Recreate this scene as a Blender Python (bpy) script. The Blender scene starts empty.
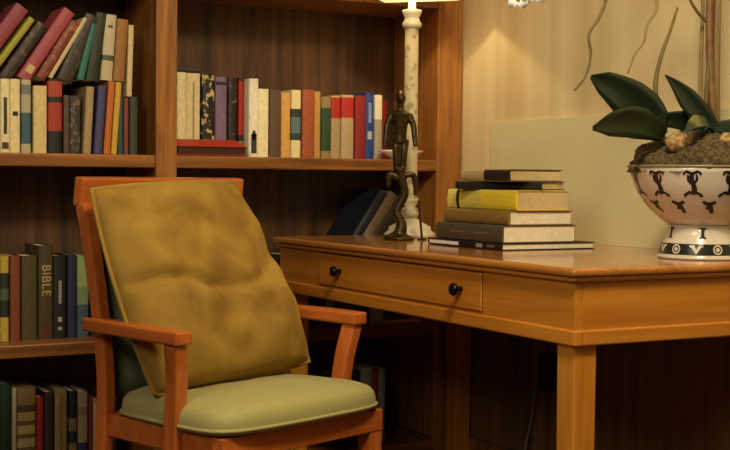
import bpy, bmesh, math, random
from mathutils import Vector, Matrix, noise
random.seed(7)
S = bpy.context.scene
COL = S.collection
PI = math.pi

# ------------------------------------------------------------------ helpers
def lin(h):
    h = h.lstrip('#')
    o = []
    for i in (0, 2, 4):
        v = int(h[i:i+2], 16) / 255
        o.append(v / 12.92 if v <= .04045 else ((v + .055) / 1.055) ** 2.4)
    return (*o, 1)

def new_mat(name):
    m = bpy.data.materials.new(name); m.use_nodes = True
    nt = m.node_tree
    return m, nt, nt.nodes['Principled BSDF']

def N(nt, typ, **kw):
    n = nt.nodes.new(typ)
    for k, v in kw.items(): setattr(n, k, v)
    return n

def ramp(nt, stops, interp='LINEAR'):
    r = N(nt, 'ShaderNodeValToRGB'); e = r.color_ramp.elements
    r.color_ramp.interpolation = interp
    while len(e) > 1: e.remove(e[0])
    e[0].position, e[0].color = stops[0]
    for p, c in stops[1:]:
        x = e.new(p); x.color = c
    return r

def wood(name, dark, light, axis='X', rough=.4, coat=0., scale=1.):
    m, nt, b = new_mat(name)
    tc = N(nt, 'ShaderNodeTexCoord'); mp = N(nt, 'ShaderNodeMapping')
    sc = {'X': (1.6, 28, 28), 'Y': (28, 1.6, 28), 'Z': (28, 28, 1.6)}[axis]
    mp.inputs['Scale'].default_value = [s * scale for s in sc]
    n1 = N(nt, 'ShaderNodeTexNoise'); n1.inputs['Scale'].default_value = 1.3
    n1.inputs['Detail'].default_value = 6; n1.inputs['Distortion'].default_value = .6
    n2 = N(nt, 'ShaderNodeTexNoise'); n2.inputs['Scale'].default_value = 6
    n2.inputs['Detail'].default_value = 4
    mx = N(nt, 'ShaderNodeMath', operation='MULTIPLY_ADD'); mx.inputs[1].default_value = .3
    l = nt.links.new
    l(tc.outputs['Object'], mp.inputs['Vector']); l(mp.outputs[0], n1.inputs['Vector']); l(mp.outputs[0], n2.inputs['Vector'])
    l(n2.outputs['Fac'], mx.inputs[0]); l(n1.outputs['Fac'], mx.inputs[2])
    r = ramp(nt, [(.42, lin(dark)), (.9, lin(light))])
    l(mx.outputs[0], r.inputs[0]); l(r.outputs[0], b.inputs['Base Color'])
    bp = N(nt, 'ShaderNodeBump'); bp.inputs['Strength'].default_value = .06; bp.inputs['Distance'].default_value = .002
    l(mx.outputs[0], bp.inputs['Height']); l(bp.outputs[0], b.inputs['Normal'])
    b.inputs['Roughness'].default_value = rough
    b.inputs['Coat Weight'].default_value = coat; b.inputs['Coat Roughness'].default_value = .12
    return m

def plain(name, c, rough=.6, metal=0., var=.12, nscale=30., bump=.0, spec=.5, coat=0., sheen=0.):
    m, nt, b = new_mat(name)
    tc = N(nt, 'ShaderNodeTexCoord'); n = N(nt, 'ShaderNodeTexNoise')
    n.inputs['Scale'].default_value = nscale; n.inputs['Detail'].default_value = 4
    c = lin(c)
    lo = tuple(x * (1 - var) for x in c[:3]) + (1,); hi = tuple(min(1, x * (1 + var)) for x in c[:3]) + (1,)
    r = ramp(nt, [(.3, lo), (.7, hi)])
    l = nt.links.new
    l(tc.outputs['Object'], n.inputs['Vector']); l(n.outputs['Fac'], r.inputs[0]); l(r.outputs[0], b.inputs['Base Color'])
    b.inputs['Roughness'].default_value = rough; b.inputs['Metallic'].default_value = metal
    b.inputs['Specular IOR Level'].default_value = spec
    b.inputs['Coat Weight'].default_value = coat
    b.inputs['Sheen Weight'].default_value = sheen
    if bump:
        bp = N(nt, 'ShaderNodeBump'); bp.inputs['Strength'].default_value = bump; bp.inputs['Distance'].default_value = .004
        l(n.outputs['Fac'], bp.inputs['Height']); l(bp.outputs[0], b.inputs['Normal'])
    return m

def banded(name, stops, rough=.55):
    """cover cloth whose colour changes up the spine: stops = [(height fraction, hex)]"""
    m, nt, b = new_mat(name)
    tc = N(nt, 'ShaderNodeTexCoord'); sp = N(nt, 'ShaderNodeSeparateXYZ')
    r = ramp(nt, [(p, lin(c)) for p, c in stops], 'CONSTANT')
    n = N(nt, 'ShaderNodeTexNoise'); n.inputs['Scale'].default_value = 60
    mx = N(nt, 'ShaderNodeMix', data_type='RGBA', blend_type='MULTIPLY'); mx.inputs['Factor'].default_value = .15
    l = nt.links.new
    l(tc.outputs['Generated'], sp.inputs[0]); l(sp.outputs['Z'], r.inputs[0])
    l(tc.outputs['Object'], n.inputs['Vector'])
    l(r.outputs[0], mx.inputs['A']); l(n.outputs['Color'], mx.inputs['B'])
    l(mx.outputs['Result'], b.inputs['Base Color'])
    b.inputs['Roughness'].default_value = rough
    return m

def speckled(name, base, spot, scale=60, thr=.55, rough=.5):
    m, nt, b = new_mat(name)
    tc = N(nt, 'ShaderNodeTexCoord'); n = N(nt, 'ShaderNodeTexNoise'); n.inputs['Scale'].default_value = scale
    n.inputs['Detail'].default_value = 3
    r = ramp(nt, [(thr - .03, lin(base)), (thr + .03, lin(spot))])
    l = nt.links.new
    l(tc.outputs['Object'], n.inputs['Vector']); l(n.outputs['Fac'], r.inputs[0]); l(r.outputs[0], b.inputs['Base Color'])
    b.inputs['Roughness'].default_value = rough
    return m

def obj(name, bm, mat, parent=None, smooth=False, bevel=0, seg=2, mods=None):
    me = bpy.data.meshes.new(name)
    bmesh.ops.recalc_face_normals(bm, faces=bm.faces)
    bm.to_mesh(me); bm.free()
    if smooth:
        for p in me.polygons: p.use_smooth = True
    o = bpy.data.objects.new(name, me); COL.objects.link(o)
    for m in (mat if isinstance(mat, list) else [mat]): me.materials.append(m)
    if parent: o.parent = parent
    if bevel:
        b = o.modifiers.new('Bevel', 'BEVEL'); b.width = bevel; b.segments = seg; b.limit_method = 'ANGLE'
    return o

def empty(name, loc=(0, 0, 0), rz=0):
    o = bpy.data.objects.new(name, None); COL.objects.link(o)
    o.location = loc; o.rotation_euler = (0, 0, rz); o.empty_display_size = .05
    return o

def tag(o, label=None, cat=None, group=None, kind=None):
    if label: o['label'] = label
    if cat: o['category'] = cat
    if group: o['group'] = group
    if kind: o['kind'] = kind
    return o

def BM(): return bmesh.new()

def box(bm, x0, x1, y0, y1, z0, z1, M=None):
    vs = [Vector((x, y, z)) for x in (x0, x1) for y in (y0, y1) for z in (z0, z1)]
    if M: vs = [M @ v for v in vs]
    v = [bm.verts.new(p) for p in vs]
    for f in ((0, 1, 3, 2), (4, 6, 7, 5), (0, 4, 5, 1), (2, 3, 7, 6), (0, 2, 6, 4), (1, 5, 7, 3)):
        bm.faces.new([v[i] for i in f])
    return bm

def loft(bm, rings, cap=True, closed=True):
    R_ = [[bm.verts.new(p) for p in r] for r in rings]
    n = len(R_[0])
    for a, b in zip(R_, R_[1:]):
        for i in range(n if closed else n - 1):
            j = (i + 1) % n
            bm.faces.new((a[i], a[j], b[j], b[i]))
    if cap:
        bm.faces.new(R_[0][::-1]); bm.faces.new(R_[-1])
    return bm

def lathe(bm, prof, seg=48, c=(0, 0, 0), cap=True):
    rings = [[(c[0] + r * math.cos(2 * PI * k / seg), c[1] + r * math.sin(2 * PI * k / seg), c[2] + z) for k in range(seg)] for r, z in prof]
    return loft(bm, rings, cap)

def tube(bm, pts, rad, seg=8, cap=True):
    pts = [Vector(p) for p in pts]; n = len(pts)
    if not hasattr(rad, '__len__'): rad = [rad] * n
    rings = []; a = None; t0 = None
    for i, p in enumerate(pts):
        t = (pts[min(i + 1, n - 1)] - pts[max(i - 1, 0)]).normalized()
        if a is None:
            a = t.cross(Vector((.13, .27, 1)))
            if a.length < .05: a = t.cross(Vector((1, 0, 0)))
        else:
            a = t0.rotation_difference(t) @ a
        a = (a - t * a.dot(t)).normalized(); b = t.cross(a); t0 = t
        rings.append([p + (a * math.cos(2 * PI * k / seg) + b * math.sin(2 * PI * k / seg)) * rad[i] for k in range(seg)])
    return loft(bm, rings, cap)

def spline(pts, n=8):
    P = [Vector(p) for p in pts]; P = [P[0] * 2 - P[1]] + P + [P[-1] * 2 - P[-2]]
    out = []
    for i in range(1, len(P) - 2):
        for k in range(n):
            t = k / n
            a, b, c, d = P[i - 1], P[i], P[i + 1], P[i + 2]
            out.append(.5 * ((2 * b) + (c - a) * t + (2 * a - 5 * b + 4 * c - d) * t * t + (3 * b - a - 3 * c + d) * t ** 3))
    out.append(P[-2]); return out

def sph(bm, c, r, sc=(1, 1, 1), sub=2):
    M = Matrix.Translation(c) @ Matrix.Diagonal((r * sc[0], r * sc[1], r * sc[2], 1))
    bmesh.ops.create_icosphere(bm, subdivisions=sub, radius=1, matrix=M); return bm

def sweep_rect(bm, pts, widths, thick, side):
    """bar of rectangular section along pts; side = vector across the width"""
    side = Vector(side).normalized(); pts = [Vector(p) for p in pts]; n = len(pts); rings = []
    for i, p in enumerate(pts):
        t = (pts[min(i + 1, n - 1)] - pts[max(i - 1, 0)]).normalized()
        s = (side - t * side.dot(t)).normalized(); u = s.cross(t)
        w = widths[i] / 2 if hasattr(widths, '__len__') else widths / 2
        h = thick[i] / 2 if hasattr(thick, '__len__') else thick / 2
        rings.append([p + s * w + u * h, p - s * w + u * h, p - s * w - u * h, p + s * w - u * h])
    return loft(bm, rings)

# ------------------------------------------------------------------ camera
cam_d = bpy.data.cameras.new('camera'); cam = bpy.data.objects.new('camera', cam_d); COL.objects.link(cam)
yaw, pitch, roll, fpx = .502, -.0368, .0096, 1288.45
fwd0 = Vector((math.sin(yaw), math.cos(yaw), 0)); r0 = Vector((math.cos(yaw), -math.sin(yaw), 0)); u0 = Vector((0, 0, 1))
fw = fwd0 * math.cos(pitch) + u0 * math.sin(pitch); up = u0 * math.cos(pitch) - fwd0 * math.sin(pitch)
rr = r0 * math.cos(roll) + up * math.sin(roll); uu = up * math.cos(roll) - r0 * math.sin(roll)
Mx = Matrix((rr, uu, -fw)).transposed().to_4x4(); Mx.translation = (-1.6317, -2.0879, .9409)
cam.matrix_world = Mx
cam_d.sensor_width = 36; cam_d.lens = fpx * 36 / 730
S.camera = cam

# ------------------------------------------------------------------ materials
W_case_x = wood('bookcase_wood_grain_across', '#5c3414', '#a86c30', 'X', .38, .15)
W_case_z = wood('bookcase_wood_grain_upright', '#70401a', '#bd7e38', 'Z', .36, .15)
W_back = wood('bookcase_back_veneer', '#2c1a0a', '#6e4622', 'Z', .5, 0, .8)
W_desk_y = wood('desk_wood_grain_long', '#b26c1e', '#cf8830', 'Y', .3, .25)
W_desk_x = wood('desk_wood_grain_short', '#b26c1e', '#cf8830', 'X', .3, .25)
W_desk_z = wood('desk_wood_grain_upright', '#b67020', '#d28c32', 'Z', .3, .25)
W_desk_top = wood('desk_top_polish', '#a8642a', '#c88a40', 'Y', .16, .6)
W_chair = wood('chair_wood_grain_upright', '#a6521c', '#cc7230', 'Z', .33, .3)
W_chair_y = wood('chair_wood_grain_arm', '#a6521c', '#cc7230', 'Y', .33, .3)
W_chair_x = wood('chair_wood_grain_rail', '#a6521c', '#cc7230', 'X', .33, .3)
W_panel = wood('dark_wainscot_veneer', '#5a3d1a', '#8c6634', 'Z', .5, .05, .6)
W_floor = wood('dark_floor_boards', '#3a1c0c', '#6b3a1c', 'Y', .4, .1, .5)
M_pages = plain('aged_paper', '#ece2c0', .9, var=.07, nscale=90)
M_pages_d = plain('tan_paper_edge', '#d0b884', .9, var=.07, nscale=90)
M_cream = plain('cream_ceramic', '#d6cdb0', .35, var=.06)
M_bronze = plain('dark_bronze', '#4a3c22', .38, metal=.75, var=.4, nscale=60)
M_column = speckled('weathered_cream_column', '#c8b994', '#a08c66', 40, .58, .55)
M_knob = plain('blackened_metal', '#17120e', .3, metal=.6)
M_black = plain('black_plastic', '#0c0a08', .5)
M_cord = plain('grey_cord', '#8a8270', .5)

# ------------------------------------------------------------------ the setting
WX = .69          # face of the wall on the right
YB = 1.4755       # front of the bookcase
YK = 1.80         # wall behind the bookcase
def struct(name, bm, m, **k):
    return tag(obj(name, bm, m, **k), kind='structure')

struct('floor', box(BM(), -3.2, WX + .1, -3.2, YK + .1, -.06, 0), W_floor)
# right wall: pale veneer paper with soft upright streaks
m, nt, b = new_mat('cream_streaked_wall')
tc = N(nt, 'ShaderNodeTexCoord'); mp = N(nt, 'ShaderNodeMapping'); mp.inputs['Scale'].default_value = (1, 5.5, .3)
n1 = N(nt, 'ShaderNodeTexNoise'); n1.inputs['Scale'].default_value = 1.4; n1.inputs['Detail'].default_value = 3
r = ramp(nt, [(.35, lin('#ceb684')), (.65, lin('#e3d2a4'))])
nt.links.new(tc.outputs['Object'], mp.inputs[0]); nt.links.new(mp.outputs[0], n1.inputs['Vector'])
nt.links.new(n1.outputs['Fac'], r.inputs[0]); nt.links.new(r.outputs[0], b.inputs['Base Color']); b.inputs['Roughness'].default_value = .7
M_wall = m
struct('wall_right', box(BM(), WX, WX + .1, -3.2, YK + .1, 0, 2.6), M_wall)
struct('wall_back', box(BM(), -3.2, WX, YK, YK + .1, 0, 2.6), plain('dim_beige_wall', '#a88f62', .8))
struct('ceiling', box(BM(), -3.2, WX + .1, -3.2, YK + .1, 2.6, 2.66), plain('warm_white_ceiling', '#cfc3a4', .9))
bm = BM(); box(bm, WX - .012, WX - .0005, -1.6, YB - .002, .105, .72)
struct('trim_1', bm, W_panel, bevel=.002)
bm = BM(); box(bm, WX - .022, WX - .0005, -1.6, YB - .002, 0, .10)
struct('baseboard_right', bm, W_case_x, bevel=.004)

# ------------------------------------------------------------------ bookcase
bc = empty('bookcase', (-.3, YB, 0))
tag(bc, 'tall brown wooden two-bay bookcase filling the back of the room behind the chair', 'bookcase')
bc.rotation_euler = (0, 0, 0)
def bpart(name, m, bevel=.003, *boxes):
    bm = BM()
    for q in boxes:
        x0, x1, y0, y1, z0, z1 = q
        box(bm, x0 + .3, x1 + .3, y0 - YB, y1 - YB, z0, z1)
    return obj(name, bm, m, bc, bevel=bevel)
D = YB + .29
for nm, a, c_ in (('center_post', -.368, -.303), ('end_post', .589, .683), ('end_post', -1.33, -1.262)):
    bpart(nm, W_case_z, .004, (a, c_, YB, YB + .022, .0, 2.1))
for xa, xb in ((-.345, -.326), (.604, .624), (-1.30, -1.28)):
    bpart('side_panel', W_case_z, .001, (xa, xb, YB + .0225, D, 0, 2.09))
bpart('side_panel', W_case_z, .001, (.592, .603, YB + .0225, D, .09, 2.09))
bpart('side_panel', W_case_z, .001, (-.366, -.3455, YB + .0225, D, .09, 2.09))
bpart('side_panel', W_case_z, .001, (-.3255, -.305, YB + .0225, D, .09, 2.09))
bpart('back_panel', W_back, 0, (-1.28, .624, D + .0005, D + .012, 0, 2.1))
for xa, xb in ((-.304, .591), (-1.27, -.367)):
    for zt, th in ((1.0, .037), (.469, .037), (.08, .08), (1.527, .037), (2.05, .037)):
        bpart('shelf', W_case_x, .004, (xa, xb, YB + .004, D, zt - th, zt))
bpart('crown', W_case_x, .006, (-1.34, .683, YB - .025, D + .012, 2.1, 2.16))

# ------------------------------------------------------------------ books
_bm_cache = {}
def cover_mat(spec):
    if spec in _bm_cache: return _bm_cache[spec]
    if isinstance(spec, str): m = plain('book_cloth_' + spec.strip('#'), spec, .55, var=.12, nscale=70)
    elif spec[0] == 'speck': m = speckled('book_pattern', spec[1], spec[2], spec[3] if len(spec) > 3 else 55, spec[4] if len(spec) > 4 else .52)
    else: m = banded('book_banded_cloth', list(spec))
    _bm_cache[spec] = m; return m

def make_book(t, d, h, spec, M, pages=M_pages, marks=(), flat=False, name='book'):
    root = empty(name); root.matrix_world = M
    s = min(.006, t * .25); c = .0022 if t > .012 else .0014
    outer = [(-t / 2, d), (-t / 2, s)]; inner = [(-t / 2 + c, d), (-t / 2 + c, s + .002)]
    k = 0 if flat else 5
    for i in range(1, 6):
        a = PI * i / 6
        outer.append((-t / 2 * math.cos(a), s - (s * math.sin(a) if k else s * min(1, math.sin(a) * 3))))
        inner.append(((-t / 2 + c) * math.cos(a), s + .002))
    outer += [(t / 2, s), (t / 2, d)]; inner += [(t / 2 - c, s + .002), (t / 2 - c, d)]
    bm = BM(); vo = [[bm.verts.new((x, y, z)) for x, y in outer] for z in (0, h)]; vi = [[bm.verts.new((x, y, z)) for x, y in inner] for z in (0, h)]
    n = len(outer)
    for i in range(n - 1):
        bm.faces.new((vo[0][i], vo[0][i + 1], vo[1][i + 1], vo[1][i]))
        bm.faces.new((vi[0][i + 1], vi[0][i], vi[1][i], vi[1][i + 1]))
        bm.faces.new((vo[0][i + 1], vo[0][i], vi[0][i], vi[0][i + 1]))
        bm.faces.new((vo[1][i], vo[1][i + 1], vi[1][i + 1], vi[1][i]))
    for i in (0, n - 1): bm.faces.new((vo[0][i], vo[1][i], vi[1][i], vi[0][i]))
    o = obj('cover', bm, cover_mat(spec), root)
    bm = BM(); e = c + .0002; box(bm, -t / 2 + e, t / 2 - e, s + .0025, d - .004, .003, h - .004)
    obj('page_block', bm, pages, root)
    for (z0, z1, wf, colr, *rest) in marks:
        bm = BM(); w = t * wf / 2
        box(bm, -w, w, -.0006, .0015, z0 * h, z1 * h)
        obj('spine_title', bm, cover_mat(colr), root)
    return root

def uniq(desc, left, right, where):
    if left: return f'{desc} next after the {left}, {where}'
    return f'{desc} at the end before the {right}, {where}'

def book_row(rows, yf, zb, where, group, dmax=.2):
    for i, q in enumerate(rows):
        x0, x1, zt, spec, desc = q[:5]; tilt = q[5] if len(q) > 5 else 0; marks = q[6] if len(q) > 6 else ()
        t = x1 - x0 - .0015; h = zt - zb
        d = min(dmax, .13 + (i * 37 % 7) * .01)
        M = Matrix.Translation(((x0 + x1) / 2, yf + (i * 53 % 5) * .002, zb + .0004))
        if tilt:
            M = Matrix.Translation((x1 - .0008, yf, zb + .0004)) @ Matrix.Rotation(tilt, 4, 'Y') @ Matrix.Translation((-t / 2, 0, 0))
        b = make_book(t, d, h, spec, M, marks=marks, pages=M_pages if i % 3 else M_pages_d)
        l = rows[i - 1][4] if i else None; r_ = rows[i + 1][4] if i + 1 < len(rows) else None
        tag(b, uniq(desc, l, r_, where), 'book', group)

CR, CR2 = '#f0e6b8', '#e2d4a0'
rowA0 = [
 (-.258, -.227, 1.253, CR, 'cream thin book'),
 (-.226, -.179, 1.252, CR2, 'pale cream thick book', 0, ((.1, .9, .12, '#a8905e'),)),
 (-.175, -.133, 1.249, ('speck', '#1c1712', '#c8b070', 45, .56), 'black-and-cream patterned book'),
 (-.130, -.090, 1.245, '#7d6482', 'mauve book', 0, ((.08, .12, .9, '#2c2430'), (.9, .94, .9, '#2c2430'))),
 (-.089, -.057, 1.244, ('speck', '#231a18', '#6d5640', 50, .6), 'thin blackish book'),
 (-.056, -.037, 1.245, ((0, '#2a2016'), (.12, '#8c7a48'), (.2, '#2a2016'), (.28, '#b0261a'), (.96, '#2a1a12')), 'red-and-black book'),
]
book_row(rowA0, 1.60, 1.0, 'right-bay upper shelf', 'upright books on the right bay upper shelf', dmax=.14)
rowA = [
 (-0.0344, -0.0008, 1.2418, '#f0ead0', 'tall white book', 0, ((.05, .3, .55, '#3a342a'), (.22, .34, .3, '#2a241c'))),
 (-0.0008, 0.0369, 1.2122, CR, 'shorter cream-white book'),
 (0.0369, 0.0777, 1.2101, '#5f4736', 'grey-brown book'),
 (0.0787, 0.1124, 1.2030, '#d8a654', 'orange-tan book'),
 (0.1124, 0.1470, 1.2132, ((0, '#f0e0a8'), (.26, '#33403f'), (.36, '#5f7a80'), (.6, '#2f3a3c'), (.72, '#f0e0a8')), 'blue-labelled cream book'),
 (0.1491, 0.1929, 1.2152, '#a3542c', 'terracotta book'),
 (0.1929, 0.2174, 1.2112, '#bf8f45', 'thin golden-tan book'),
 (0.2174, 0.2530, 1.1959, ((0, '#9a8352'), (.12, '#2c4a2c'), (.82, '#9a8352')), 'dark green book'),
 (0.2541, 0.2898, 1.2010, ((0, '#b49a6e'), (.64, '#b02a20'), (.97, '#c8ae78')), 'slim red-topped tan book'),
 (0.2898, 0.3366, 1.2051, ((0, '#bda47a'), (.64, '#b82c22'), (.96, '#c8ae78')), 'wide red-topped tan book'),
 (0.3377, 0.3774, 1.2040, '#8c1f1c', 'crimson book'),
 (0.3774, 0.4101, 1.2152, '#22408a', 'royal blue book', 0, ((.3, .42, .5, '#a8b4cc'), (.55, .85, .35, '#7c90bc'))),
 (0.4111, 0.4406, 1.2091, ((0, '#a8a08a'), (.62, '#ece2c0')), 'narrow white book'),
 ]
book_row(rowA, 1.57, 1.0, 'right-bay upper shelf', 'upright books on the right bay upper shelf', dmax=.17)
rowB = [
 (-.872, -.841, 1.191, '#8a7a50', 'khaki book'),
 (-.840, -.808, 1.198, '#cdbd8c', 'plain buff book'),
 (-.807, -.780, 1.202, '#ecdca6', 'black-lettered cream book', 0, ((.25, .75, .35, '#3a3226'), (.05, .14, .7, '#4a3f2c'))),
 (-.780, -.750, 1.203, '#e8d69c', 'black-dotted cream book', 0, ((.5, .56, .5, '#1c1812'),)),
 (-.749, -.721, 1.202, ((0, '#c0b48c'), (.12, '#42606a'), (.55, '#b8b090'), (.8, '#7a8078'), (.93, '#c8b88c')), 'blue-grey and white book'),
 (-.717, -.678, 1.187, '#dcc484', 'plain tan-cream book'),
 (-.675, -.633, 1.208, ((0, '#1a1612'), (.3, '#a83a24'), (.68, '#1e1712'), (.76, '#b0412a'), (.965, '#1e1712')), 'red-and-black banded book'),
 (-.632, -.614, 1.164, '#544238', 'thin greyish-brown book'),
 (-.613, -.580, 1.163, ('speck', '#3a342e', '#77634e', 60, .55), 'mottled grey-brown book'),
 (-.577, -.552, 1.190, '#a88f62', 'beige book', .05),
 (-.546, -.520, 1.194, '#45406c', 'indigo book', .07),
 (-.517, -.4965, 1.208, '#c06a22', 'slim orange book', .07),
 (-.4955, -.477, 1.206, '#d0a22c', 'bright yellow book', .07),
 (-.472, -.456, 1.165, '#2e4e4e', 'thin teal book'),
 (-.456, -.441, 1.163, '#7e3a22', 'thin russet book'),
 (-.440, -.414, 1.166, '#3c3c2e', 'dark olive-grey book'),
]
book_row(rowB, 1.495, 1.0, 'left-bay upper shelf', 'front row of books on the left bay upper shelf')
rowC = [
 (-0.8510, -0.8193, 0.7062, '#40301c', 'brown hardback'),
 (-0.8183, -0.7918, 0.7276, '#5a4a26', 'tawny hardback'),
 (-0.7908, -0.7652, 0.7103, ((0, '#c8a83c'), (.28, '#24301f'), (.48, '#506048'), (.62, '#26301f'), (.8, '#c8a83c')), 'yellow dark-banded book'),
 (-0.7622, -0.7315, 0.7093, '#7e4022', 'chestnut book'),
 (-0.7305, -0.6846, 0.7093, '#4c4420', 'thick olive book'),
 (-0.6836, -0.6407, 0.7378, '#443a1e', 'gold-lettered dark olive book', 0, ((.02, .16, .5, '#5a2018'),)),
 (-0.6397, -0.5998, 0.7072, '#15130f', 'white-marked black book', 0, ((.42, .7, .22, '#8a8474'), (.2, .26, .3, '#9a9484'), (.1, .14, .3, '#9a9484'))),
 (-0.5988, -0.5713, 0.7093, '#1c2238', 'navy book'),
 (-0.5692, -0.5335, 0.7052, ((0, '#39515a'), (.4, '#6e8058'), (.62, '#8a9a5c')), 'pale green and teal book'),
 (-0.5263, -0.4794, 0.6990, '#2c2a1c', 'blackish-olive book'),
]
book_row(rowC, 1.57, .469, 'left-bay middle shelf', 'books on the left bay middle shelf', dmax=.175)
rowD = [
 (-0.8244, -0.7918, 0.3387, '#2e2a20', 'sooty book'),
 (-0.7908, -0.7581, 0.3478, '#1f3a20', 'forest green book'),
 (-0.7571, -0.7438, 0.3356, ((0, '#a03828'), (.3, '#c4b48c')), 'thin white-and-red book'),
 (-0.7428, -0.6876, 0.3325, ((0, '#b09a60'), (.12, '#6a5830'), (.17, '#b09a60'), (.27, '#6a5830'), (.32, '#b8a268'), (.42, '#6a5830'), (.47, '#b8a268'), (.57, '#6a5830'), (.62, '#a8905a'), (.72, '#4c3c20'), (.8, '#8a6c3a')), 'beige dark-ribbed book'),
 (-0.6866, -0.6672, 0.3029, '#a02418', 'scarlet book'),
 (-0.6662, -0.6386, 0.3162, '#33261a', 'umber book'),
 (-0.6346, -0.5968, 0.3193, '#8c7a44', 'sage-tan book', 0, ((.05, .95, .15, '#6a5a30'),)),
 (-0.5937, -0.5682, 0.3141, ((0, '#201c14'), (.2, '#7a6a3c'), (.35, '#201c14'), (.5, '#7a6638'), (.66, '#1c1812')), 'black-and-ochre banded book'),
 (-0.5672, -0.5355, 0.3090, ((0, '#2c3450'), (.35, '#9a8c6a'), (.7, '#7d705a'), (.8, '#a0906c')), 'putty and blue book'),
 (-0.5345, -0.5223, 0.2907, '#701c1c', 'thin wine-red book'),
 (-0.5223, -0.4906, 0.2764, '#b4a470', 'short cream book'),
 (-0.4865, -0.4477, 0.2948, '#3a3020', 'dusky book'),
]
book_row(rowD, 1.57, .08, 'left-bay bottom shelf', 'books on the left bay bottom shelf', dmax=.175)
cE = ['#2a2a26', '#39301f', '#1e2426', '#30241a', '#8a7a58', '#26221c', '#3a2a1c', '#7c7c70', '#2a261e', '#5a4430', '#24201a', '#a09a84']
nE = ['charcoal book', 'bark brown book', 'slate book', 'thin cocoa book', 'light khaki book', 'jet book', 'rust-brown book', 'pale grey book', 'ebony book', 'walnut book', 'pitch-dark book', 'off-white book']
wE = [(-.01, .023), (.023, .057), (.057, .105), (.105, .126), (.126, .154), (.154, .189), (.189, .213), (.213, .242), (.242, .281), (.281, .324), (.324, .372), (.372, .427)]
book_row([(a, b_, .700, c_, n_) for (a, b_), c_, n_ in zip(wE, cE, nE)], 1.52, .469, 'right-bay shelf below desk height', 'books on the right bay lower shelf')
rowF = [(.228, .281, .314, '#2a221a', 'murky book'), (.281, .342, .320, '#332818', 'thick drab book'), (.343, .386, .329, ((0, '#a8a080'), (.5, '#8a8a4c'), (.7, '#b4ac90')), 'cream-spined book'),
        (.387, .409, .320, '#a04030', 'faded red book'), (.409, .435, .322, '#9a9484', 'ash grey book')]
book_row(rowF, 1.52, .08, 'right-bay bottom shelf', 'books on the right bay bottom shelf')

# leaning books lying on top of the left bay front row
def lean(blx, blz, ang, t, h, spec, label, yf=1.505, d=.13, marks=()):
    M = Matrix.Translation((blx, yf, blz)) @ Matrix.Rotation(ang, 4, 'Y') @ Matrix.Translation((t / 2, 0, 0))
    b = make_book(t, d, h, spec, M, marks=marks)
    tag(b, label, 'book', 'loose books piled on top of the left bay front row')
lean(-.885, 1.240, .62, .040, .215, '#8c3a44', 'dusty rose book leaning at the far end of the pile above the cream books')
lean(-.832, 1.228, .62, .018, .185, '#a0982c', 'thin lime-yellow book leaning against the dusty rose book on the pile')
lean(-.806, 1.216, .60, .034, .185, ('speck', '#2c2014', '#5c4426', 40, .55), 'dark brown mottled book leaning beside the lime-yellow one')
lean(-.758, 1.213, .58, .036, .238, '#a34650', 'large pink-red book leaning in the pile, tallest and with a pale emblem', marks=((.1, .2, .55, '#c8b070'),))
lean(-.706, 1.216, .55, .028, .190, ('speck', '#7a3420', '#a0622c', 50, .56), 'rust-coloured book leaning against the pink-red book')
lean(-.672, 1.214, .53, .011, .200, '#cdb888', 'thin cream book leaning between the rust-coloured and dark brown books')
lean(-.648, 1.214, .42, .046, .205, ('speck', '#2a2216', '#4c3c22', 40, .55), 'thick blackish-brown book leaning in front of the teal one')
lean(-.590, 1.212, .22, .020, .165, '#2c6e60', 'bright teal book leaning beside the thick blackish-brown book')
lean(-.566, 1.212, .16, .034, .195, '#26301e', 'bottle green book nearly upright beside the white green-banded book')
lean(-.522, 1.2125, .07, .034, .188, ((0, '#c8b88c'), (.3, '#4c5a38'), (.38, '#c8bc98')), 'white book with a green band standing on the yellow and orange books', marks=((.8, .84, .4, '#5c4a30'),))
lean(-.486, 1.212, .07, .034, .178, '#98682c', 'caramel brown book standing on top of the yellow book')
lean(-.446, 1.1685, .03, .016, .205, '#d0bd88', 'thin cream book standing at the end of the pile above the russet book')


b = make_book(.052, .13, .194, '#7e1414', Matrix.Translation((.4475, 1.60, 1.0004)))
tag(b, 'maroon book standing set back behind the shallow cream dish and lamp column', 'book', 'upright books on the right bay upper shelf')

# red book lying tipped against the spines, small dark book lying on top of the cream ones
Lie = Matrix(((0, 0, 1, 0), (0, 1, 0, 0), (-1, 0, 0, 0), (0, 0, 0, 1)))      # thickness up, spine to the front, height along +x
M = Matrix.Translation((-.190, 1.4815, 1.0155)) @ Matrix.Rotation(math.radians(13), 4, 'X') @ Matrix.Translation((0, .105, 0)) @ Matrix.Rotation(PI, 4, 'Z') @ Matrix.Translation((-.111, 0, 0))
b = make_book(.028, .105, .222, '#b0301e', M @ Lie, pages=plain('dark_page_edges', '#4a2c18', .9))
tag(b, 'red book lying on its side, tipped up in front of the cream and mauve books', 'book')
M = Matrix.Translation((-.262, 1.602, 1.2625))
b = make_book(.017, .11, .075, '#3c3834', M @ Lie)
tag(b, 'small dark grey book lying on top of the two cream books', 'book')

# leaning pair on the right bay lower shelf books
lean(.262, .7015, .60, .030, .245, '#141a26', 'dark navy book leaning in the right bay above the desk edge', 1.51, .18)
lean(.300, .7015, .60, .036, .240, '#6e6048', 'grey-brown book leaning against the dark navy book behind the lamp', 1.51, .18)
lean(.345, .7015, .60, .050, .240, '#2a1e14', 'dark brown book leaning behind the lamp base against the bookcase end', 1.51, .18)

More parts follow.
